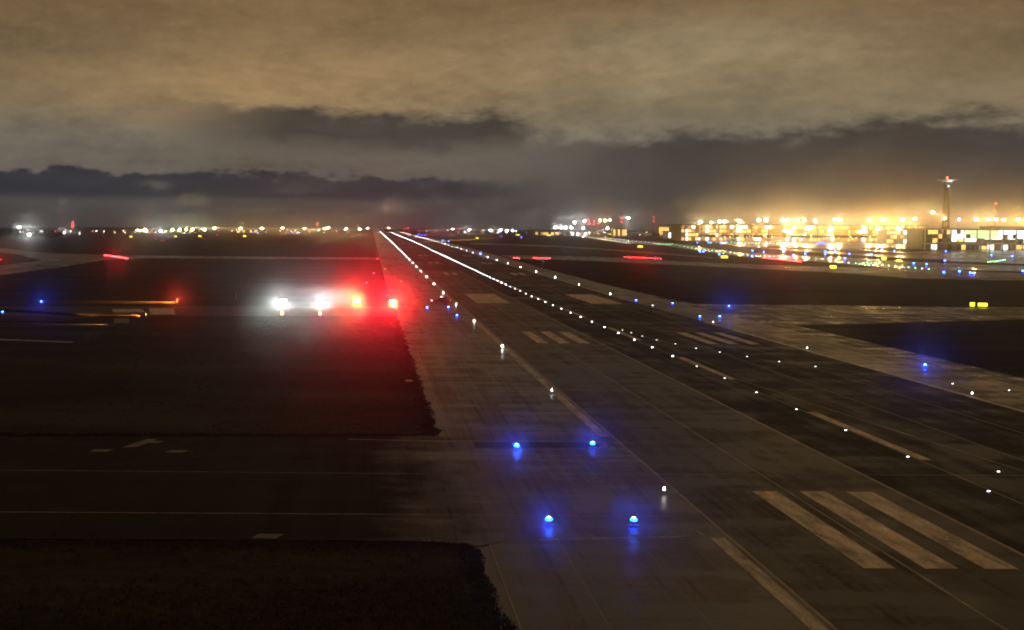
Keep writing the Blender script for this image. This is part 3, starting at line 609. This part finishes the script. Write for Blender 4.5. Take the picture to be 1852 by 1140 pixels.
for b in (-.7, .7):
    MB().box(2.3, 2.38, b-.14, b+.14, .65, .82).build('tail_light', 'tail_red', e)
    MB().box(-2.4, -2.3, b-.14, b+.14, .58, .72).build('headlight', 'white_small', e)
MB().lathe([(.09,1.46),(.12,1.5),(.12,1.62),(.05,1.7)], 10, (.2, 0, 0)).build('roof_lamp', 'white_small', e)

# small things in the grass
def post(name, label, cat, x, y, h, mat):
    e = thing(name, label, cat, (x, y, E(y)))
    MB().lathe([(.14,0),(.14,.05),(.05,.07),(.05,h*.85)], 8).build('post', mat, e); MB().lathe([(.05,h*.851),(.12,h*.88),(.12,h),(.04,h+.05)], 8).build('cap', 'steel', e)
post('marker_post', 'thin grey marker post in grass left of the white projectors', 'post', -36.4, 366, 1.5, 'concrete')
post('marker_post', 'short dark stake in the grass below the grey sign', 'post', -36.5, 241, .7, 'dark')
e = thing('inspection_cover', 'pale concrete inspection cover in the grass beside the shoulder', 'cover', (4.8, 170, 0))
MB().box(-.45, .45, -.5, .5, 0, .14).build('frame', 'concrete', e); MB().lathe([(.33,.141),(.33,.18),(.1,.2)], 12).build('lid', 'cladding', e)
e = thing('duct_cover', 'long pale cable duct cover lying in grass at the left margin', 'duct', (-58, 228, 0), R(-20))
for k in range(9): MB().box(-9+k*2+.02, -9+k*2+1.97, -.45 if k > 3 else -.8, .45, 0, .1+.03*(k % 2)).build('slab', 'concrete', e)

# ---------------------------------------------------------------- masts with floodlights
SOD = (1., .53, .13); SODC = (1., .60, .20)
def mast(label, cat, x, y, ztop, lens, col, watts, group, mat='steel', heads=3, head_w=2.4, r=.22, spill=0):
    z0 = E(y); h = max(5., ztop-z0)
    e = thing('floodlight_mast', label, cat, (x, y, z0), math.atan2(-x, y), group)
    MB().lathe([(r*1.5,0),(r*1.5,.4),(r,.5),(r*.5,h-.6)], 8).build('pole', mat, e)
    MB().box(-head_w/2, head_w/2, -.2, .2, h-.6, h-.35).build('crossbar', 'steel', e)
    for k in range(heads):
        q = -head_w/2+head_w*(k+.5)/heads
        MB().box(q-.38, q+.38, -.5, .2, h-.34, h+.55).build('lamp_head', 'dark', e)
        MB().box(q-.35, q+.35, -.56, -.503, h-.3, h+.5).build('lamp_glass', lens, e)
    # narrow beam added toward the camera for a glare halo; wide spill below
    if watts > 11500: lamp(e, 'SPOT', (0, -1.2, h), col, watts, (0, -1, -.01), 4.5, .5)
    if spill: lamp(e, 'POINT', (0, -1.4, h-.8), col, spill, None, 0, .6)
    return e
n = len(FLOOD_RIGHT)
for k, (x, y, z_, s) in enumerate(FLOOD_RIGHT):
    mast(f'amber floodlight mast above the long terminal, {ordw(k)} from its left end', 'floodlight', x, y+random.uniform(-25, 25), z_, 'sodium', SOD, 27000*min(s, 1.5), 'amber floodlights above the terminal', heads=3 if s > .6 else 2, head_w=2.4 if s > .6 else 1.5, spill=40000*s if s > 1.2 and k < 18 else 0)
for k, (x, y, z_, s) in enumerate(FLOOD_LOW):
    mast(f'low warm apron floodlight before the terminal front, {ordw(k)} of the lower row', 'floodlight', x, y, z_, 'sodium', SODC, 9000*s, 'low floodlights before the terminal', heads=4, head_w=3.2, spill=40000)
for k, (x, y, z_, s) in enumerate(FLOOD_PIER):
    mast(f'amber floodlight mast behind the glazed pier roof, {ordw(k)} from the tower', 'floodlight', x, y, z_, 'sodium', SOD, 36000*s, 'amber floodlights behind the pier', heads=3 if s > .6 else 1, head_w=2.4 if s > .6 else .8, spill=22000*s if s > 1.5 else 0)
for k, (x, y, z_, s) in enumerate(FLOOD_LEFT):
    mast(f'amber floodlight on the left horizon, {ordw(k)} of that row', 'floodlight', x, y, z_, 'sodium', SOD, 18000*s, 'amber floodlights on the left horizon', heads=3, head_w=2.4)
for k, (x, y, z_, s) in enumerate(FLOOD_WHITE):  # the brightest left one is a mast standing in for an aircraft's landing lights
    mast(f'white floodlight on the horizon, {ordw(k)} counted from the left trees', 'floodlight', x, y, z_, 'metal_halide', (.93, .97, 1) if k < 4 else (1, .95, .88), 14000*s, 'white floodlights on the horizon', heads=3, head_w=2.2, mat='red_paint' if z_ > 35 else 'steel', r=.3, spill=12000 if k in (2, 14) else 0)
for k, (x, y, z_, s) in enumerate(FLOOD_ORANGE):
    mast(f'orange floodlight mast beside the red tipped masts, {ordw(k)} of three', 'floodlight', x, y, z_, 'sodium', (1, .38, .08), 20000*s, 'orange floodlights beside the red masts', heads=2, head_w=1.5)
for k, (x, y, z_) in enumerate(RED_MAST):
    z0 = E(y); h = max(6., z_-z0)
    e = thing('obstruction_mast', f'slim mast with red warning lamps, {ordw(k)} along the horizon', 'mast', (x, y, z0), 0, 'red lamped masts on the horizon')
    MB().lathe([(.5,0),(.35,h*.5),(.2,h)], 8).build('mast_pole', 'red_paint', e)
    for q in ((1.,) if h < 15 else (1., .8) if k else (1., .85, .6, .45)): MB().lathe([(.2,0),(.45,.2),(.45,.8),(.15,1.)], 8, (0, -.3 if q < 1 else 0, h*q)).build('warning_lamp', 'red', e)

# ---------------------------------------------------------------- control tower
X, Y, ZT = TOWER; z0 = E(Y); h = ZT-z0
e = thing('control_tower', 'tall control tower with flared white cap and red beacon', 'tower', (X, Y, z0))
MB().lathe([(6.5,0),(5.2,6),(4.3,30),(4.0,h-12)], 14).build('shaft', 'dark', e)
cab = MB().lathe([(3.2,h-11.9),(4.6,h-10.5),(4.6,h-6),(4.2,h-5.5),(5.,h-3.1)], 14).build('cab', 'dark', e)
for k in range(14):
    a = 2*math.pi*(k+.5)/14
    q = MB().box(-.9, .9, -.03, .03, h-9.8, h-6.6).build('pane', 'glass', cab); q.rotation_euler[2] = a+math.pi/2; q.location = (4.66*math.cos(a), 4.66*math.sin(a), 0)
cap = MB().lathe([(5.,h-3.),(6.5,h-2),(11.5,h-.9),(11.7,h-.3),(7,h-.8),(2,h-.9)], 20).build('cap', 'cladding', e)
MB().lathe([(.4,h-.8),(.3,h+1.6),(.9,h+1.7),(.9,h+2.9),(.3,h+3.2)], 8).build('beacon', 'tail_red', e)
MB().lathe([(.4,0),(.55,.3),(.55,1.),(.3,1.3)], 8, (-.4, -4.9, h-8.8)).build('cab_lamp', 'white_small', e)
lamp(e, 'POINT', (0, -9, h-4), (1, .9, .8), 2500, None, 0, .3)

# ---------------------------------------------------------------- buildings
def building(name, label, x0, x1, y0, dep, zb, zt, wall, pane, nb, rows, roof='roof', over=1.5, fill=.8, base=0., group=None):
    e = thing(name, label, 'building', ((x0+x1)/2, y0, zb), 0, group); w = (x1-x0)/2; h = zt-zb
    wl = MB().box(-w, w, 0, dep, -2, h).build('wall', wall, e)
    MB().box(-w-over, w+over, -over, dep+over, h+.003, h+1.0).build('roof', roof, e)
    bw = 2*w/nb; rh = (h-base)/rows
    for r_ in range(rows):
        for k in range(nb):
            if random.random() > fill: continue
            a = -w+bw*k+bw*.08; b = a+bw*.84; c0 = base+rh*r_+rh*.15; c1 = c0+rh*.7
            MB().box(a, b, -.14, -.004, c0, c1).build('window', pane if isinstance(pane, str) else random.choice(pane), e)
    return e
# long terminal with its lit front
tb = building('terminal_building', 'long amber lit terminal behind the apron', 392, 700, 1725, 60, 5.4, 25.5, 'yellow_cladding', ['win_warm','win_warm','win_dim','win_dim','win_white'], 70, 4, over=4, fill=.8)  # yellow wall colour carries the golden floodlight glow
for k in range(15): MB().box(-150+k*21, -149+k*21, -3.2, -.6, 0, 20).build('column', 'concrete', tb)
building('terminal_wing', 'lower terminal wing with warm windows left of the glazed pier', 590, 720, 1560, 30, 4.9, 20, 'dark_cladding', ['win_warm','win_dim','win_white'], 34, 3, over=2, fill=.7)
# glazed pier at the right
pz = E(1150)
pier = thing('terminal_pier', 'glazed terminal pier with overhanging roof at the right margin', 'building', (466, 1150, pz))
MB().box(0, 260, -2.5, 46, 17.0, 18.2).build('roof', 'roof', pier)
MB().box(2, 258, 8, 42, -1, 16.99).build('wall', 'dark_cladding', pier)
MB().box(60, 100, 6, 30, 18.203, 20.4).build('roof_plant', 'roof', pier)
for k in range(24): MB().box(2+k*11, 2.9+k*11, 2.5, 3.4, 0, 16.99).build('column', 'concrete', pier)
MB().box(2, 258, 3.5, 7.99, 5.0, 5.7).build('floor_edge', 'concrete', pier)
for k in range(64):
    a = 3+k*4
    for z0_, z1_ in ((5.9, 9.6), (9.8, 13.2), (13.4, 16.6)):
        if random.random() < .08: continue
        green = 36 < a < 64
        MB().box(a, a+3.8, 7.7, 7.98, z0_, z1_).build('window', 'win_green' if green and z0_ > 9 else ('win_white' if (a > 24 and random.random() < .75) else random.choice(['glass', 'win_warm'])), pier)
for k in range(40):
    if random.random() < .6: MB().box(4+k*6, 9+k*6, 7.72, 7.97, .6, 4.3).build('shopfront', random.choice(['win_white', 'win_warm', 'glass']), pier)
def jet_bridge(label, x, y, length, rz, zf=4.6, group='passenger bridges'):
    e = thing('jet_bridge', label, 'jet bridge', (x, y, E(y)), rz, group)
    MB().box(-length/2, length/2, -1.6, 1.6, zf, zf+3.2).build('tunnel', 'dark_cladding', e)
    MB().box(length/2+.003, length/2+4, -2.2, 2.2, zf-.3, zf+3.6).build('cab', 'dark', e)
    MB().lathe([(3,zf-.4),(3,zf+3.7)], 12, (-length/2-2.5, 0, 0)).build('rotunda', 'dark_cladding', e)
    MB().lathe([(.9,0),(.7,zf-.4)], 8, (-length/2-2.5, 0, 0)).build('leg', 'steel', e)
    for q in (-1.4, 1.4): MB().lathe([(.35,0),(.3,zf)], 8, (length/2-5, q, 0)).build('leg', 'steel', e)
    for k in range(int(length/5)): MB().box(-length/2+1+k*5, -length/2+4.4+k*5, -1.66, -1.603, zf+1.2, zf+2.5).build('window', 'glass', e)
jet_bridge('dark passenger bridge on legs before the green lit pier', 523, 1132, 28, 0, 6.2)
jet_bridge('low boarding bridge before the left end of the pier', 492, 1128, 24, R(-8), 4.2)
for k in range(9): jet_bridge(f'amber lit boarding bridge before the long terminal, {ordw(k)} from the left', 420+k*29, 1706, 22, R(-70+k*3), 4.6)
building('service_building', 'low dark service block before the left end of the pier', 470, 500, 1120, 12, pz-.2, pz+5.6, 'dark_cladding', ['win_warm','glass','glass'], 8, 1, over=.6, fill=.6)
# bright halls further left
building('cargo_hall', 'dazzling white floodlit hall left of the terminal', 438, 520, 2010, 40, 6.2, 16.2, 'cladding', 'hall', 10, 1, over=1, fill=1.)
building('cargo_hall', 'second white floodlit hall nearer the amber terminal', 536, 590, 1960, 40, 6.1, 19, 'cladding', 'hall', 7, 2, over=1, fill=.95)
sb = building('yellow_depot', 'yellow depot block with dark vertical ribs', 485, 502, 2300, 14, 6.9, 26.5, 'yellow_cladding', 'win_warm', 4, 1, over=.3, fill=1.)
building('yellow_depot', 'low yellow lit depot left of the ribbed block', 412, 434, 2320, 16, 7., 21, 'yellow_cladding', 'win_warm', 6, 1, over=.5, fill=.9)
hb = ['long dim hangar at the far left with white strip windows', 'low hangar under the red mast', 'white windowed shed on the left horizon', 'red signed shed on the left horizon', 'warm windowed shed under the left floodlights', 'small office block under the left amber lights', 'far depot beyond the runway end', 'low white depot right of the runway end', 'grey shed beside the red masts', 'wide dim hangar left of the yellow depots']
for (x, y, w, hh, pane), s in zip(((-560,2300,60,9,'win_white'),(-610,2600,50,8,'win_warm'),(-490,2850,75,8,'win_white'),(-640,2550,30,6,'sign_red'),(-400,2800,90,8,'win_warm'),(-250,2850,60,9,'win_warm'),(60,3480,70,8,'glass'),(240,3100,90,8,'win_white'),(395,2560,60,9,'win_white'),(330,2620,60,9,'win_warm')), hb):
    building('hangar', s, x-w/2, x+w/2, y, 25, E(y), E(y)+hh*.7, 'dark_cladding', [pane, 'glass', 'glass', 'win_dim'], int(w/5), 1, over=.8, fill=.6, group='low buildings on the horizon')

# ---------------------------------------------------------------- parked airliners
def airliner(label, x, y, rz, sc=1., logo='aircraft'):
    e = thing('airliner', label, 'airliner', (x, y, E(y)), rz, 'parked airliners'); e.scale = (sc, sc, sc)
    MB().lathe([(.15,-18),(.9,-17.3),(1.6,-15.8),(1.95,-13),(1.95,8),(1.6,12),(.9,16.5),(.3,19)], 14, (0, 0, 3.6), axis='y').build('fuselage', 'aircraft', e)
    for s_ in (-1, 1):
        MB().add([(s_*1.8,-3.5,2.9),(s_*17,4.2,3.9),(s_*17,5.7,3.9),(s_*1.8,3.2,2.9),(s_*1.8,-3.5,3.4),(s_*17,4.2,4.05),(s_*17,5.7,4.05),(s_*1.8,3.2,3.3)], [(0,1,2,3),(4,5,6,7),(0,1,5,4),(1,2,6,5),(2,3,7,6),(3,0,4,7)]).build('wing', 'aircraft', e)
        MB().add([(s_*.6,14,4.6),(s_*6,17.4,5.1),(s_*6,18.5,5.1),(s_*.6,17.4,4.6),(s_*.6,14,4.8),(s_*6,17.4,5.2),(s_*6,18.5,5.2),(s_*.6,17.4,4.8)], [(0,1,2,3),(4,5,6,7),(0,1,5,4),(1,2,6,5),(2,3,7,6),(3,0,4,7)]).build('tailplane', 'aircraft', e)
        MB().lathe([(.85,-2.2),(1.05,-1.6),(1.0,.6),(.6,2)], 12, (s_*5.8, -2.2, 2.0), axis='y').build('engine', 'aircraft', e)
        MB().lathe([(.5,-.25),(.5,.25)], 10, (s_*3.2, 1.2, .5), axis='x').build('wheel', 'tyre', e)
        MB().box(s_*3.2-.12, s_*3.2+.12, 1.08, 1.32, .9, 3).build('gear_leg', 'steel', e)
    MB().add([(-.14,12.6,5.2),(-.14,17.2,5.0),(-.1,19.4,11.4),(-.1,16.8,11.4),(.14,12.6,5.2),(.14,17.2,5.0),(.1,19.4,11.4),(.1,16.8,11.4)], [(3,2,1,0),(4,5,6,7),(0,1,5,4),(1,2,6,5),(2,3,7,6),(3,0,4,7)]).build('tail_fin', logo, e)
    MB().box(-.1, .1, -13.1, -12.9, .8, 2.2).build('gear_leg', 'steel', e); MB().lathe([(.38,-.2),(.38,.2)], 10, (0, -13, .4), axis='x').build('wheel', 'tyre', e)
    for k in range(15): MB().box(-1.98, 1.98, -11.6+k*1.35, -11.25+k*1.35, 4.1, 4.5).build('cabin_window', 'glass', e)
for k, (x, y, rz, s, l) in enumerate(((434,1640,172,1,'parked airliner nose in at the left end of the long terminal'),(492,1650,185,1.1,'parked airliner with engines before the middle of the long terminal'),(548,1640,178,1,'parked airliner beside the low floodlight row'),(612,1630,190,1,'parked airliner at the right end of the long terminal'),(455,2240,150,1.,'white parked airliner whose tail stands beside the ribbed yellow block'),(545,1090,80,.9,'parked airliner beside the passenger bridge at the right margin'))):
    airliner(l, x, y, R(rz), s, 'red_paint' if k % 3 == 1 else 'aircraft')

# ---------------------------------------------------------------- trees
def tree(label, x, y, h, w, group, name='broadleaf_tree'):
    e = thing(name, label, 'tree', (x, y, E(y)), random.random()*6, group)
    tr = MB().lathe([(.035*h,0),(.024*h,h*.3),(.008*h,h*.8)], 8)
    for k in range(5):
        a = k*1.3+random.random(); z_ = h*random.uniform(.3, .6); r_ = w*.35
        tr.add([(-.05*h*.2,0,z_),(.05*h*.2,0,z_),(0,.01*h,z_),(r_*math.cos(a), r_*math.sin(a), z_+h*.22)], [(0,1,3),(1,2,3),(2,0,3)])
    tr.build('trunk', 'bark', e)
    mb = MB()
    cl = [(random.gauss(0, .30)*w, random.gauss(0, .30)*w, h*random.uniform(.35, .95)) for _ in range(22)]
    for c_ in cl:
        rr = w*random.uniform(.12, .24)
        for k in range(46):
            d = Vector((random.gauss(0, 1), random.gauss(0, 1), random.gauss(0, .8))).normalized()*rr*random.uniform(.5, 1.1)
            p0 = Vector(c_)+d; a = Vector((random.gauss(0, 1), random.gauss(0, 1), random.gauss(0, 1))).normalized()*rr*.28; b = a.orthogonal().normalized()*rr*.2
            mb.add([p0-a, p0+b, p0+a, p0-b], [(0, 1, 2, 3)])
    mb.build('crown', 'leaf', e)
for k in range(9):
    tree(f'dark tree on the left skyline, {ordw(k)} from the margin', -455+k*12+random.uniform(-3, 3), 1560+random.uniform(-60, 80), 13-k*.9+random.uniform(-1, 1), 12, 'dark trees on the left skyline')
for k in range(7):
    tree(f'dark shrub before the yellow depots, {ordw(k)} of the clump', 455+k*6.5, 2180+random.uniform(-20, 20), random.uniform(5, 7.5), 8, 'dark shrubs before the depots', 'shrub')

# ---------------------------------------------------------------- lamps strewn along the horizon
HL = {}
for nm, mt in (('warm', 'amber'), ('white', 'white'), ('red', 'red'), ('pale', 'white_small'), ('sodium', 'golden')):
    HL[nm] = MB().lathe([(.12,0),(.07,5.2)], 6).box(-.4, .4, -.9, .1, 5.2, 5.4).box(-.32, .32, -.92, -.3, 5.0, 5.199, 1).mesh('street_lamp', ['steel', mt])
spots = []
for k in range(46): spots.append((random.uniform(-800, -330), random.uniform(1750, 2500), 'left field road'))
for k in range(60): spots.append((random.uniform(-520, 20), random.uniform(2450, 3300), 'left horizon'))
for k in range(34): spots.append((random.uniform(60, 330), random.uniform(2700, 3500), 'road beyond the runway end'))
for k in range(60): spots.append((random.uniform(330, 640), random.uniform(2050, 2900), 'depots right of the runway'))
for k in range(40): spots.append((random.uniform(400, 690), random.uniform(1600, 1700), 'amber terminal front'))
for x, y, where in spots:
    kind = random.choice(['warm', 'white', 'white', 'sodium', 'red', 'pale', 'pale'] if 'terminal' not in where else ['sodium', 'warm', 'pale'])
    o = tag(put('street_lamp', HL[kind], None, (x, y, E(y)), random.uniform(-.6, .6)), f'tiny {dict(warm="amber", white="white", red="red", pale="pale", sodium="golden").get(kind)} lamp twinkling on a post along the {where}', 'lamp', f'{kind} lamps along the {where}')
    o.scale = (1, 1, random.uniform(.5, 1.3))

# ---------------------------------------------------------------- night haze, its forward scatter standing in for lens glare round the lamps
mb = MB().box(-6100, 7100, -320, 8900, -1.3, 96)
m = bpy.data.materials.new('damp_night_air'); m.use_nodes = True; t = m.node_tree; t.nodes.clear()
pv = t.nodes.new('ShaderNodeVolumePrincipled'); pv.inputs['Color'].default_value = (.92, .92, .92, 1)
pv.inputs['Density'].default_value = HAZE_DENSITY; pv.inputs['Anisotropy'].default_value = HAZE_G
t.links.new(pv.outputs[0], t.nodes.new('ShaderNodeOutputMaterial').inputs['Volume'])
m.cycles.homogeneous_volume = True; m.cycles.volume_sampling = 'MULTIPLE_IMPORTANCE'
M['haze'] = m
tag(mb.build('haze', 'haze'), kind='stuff')
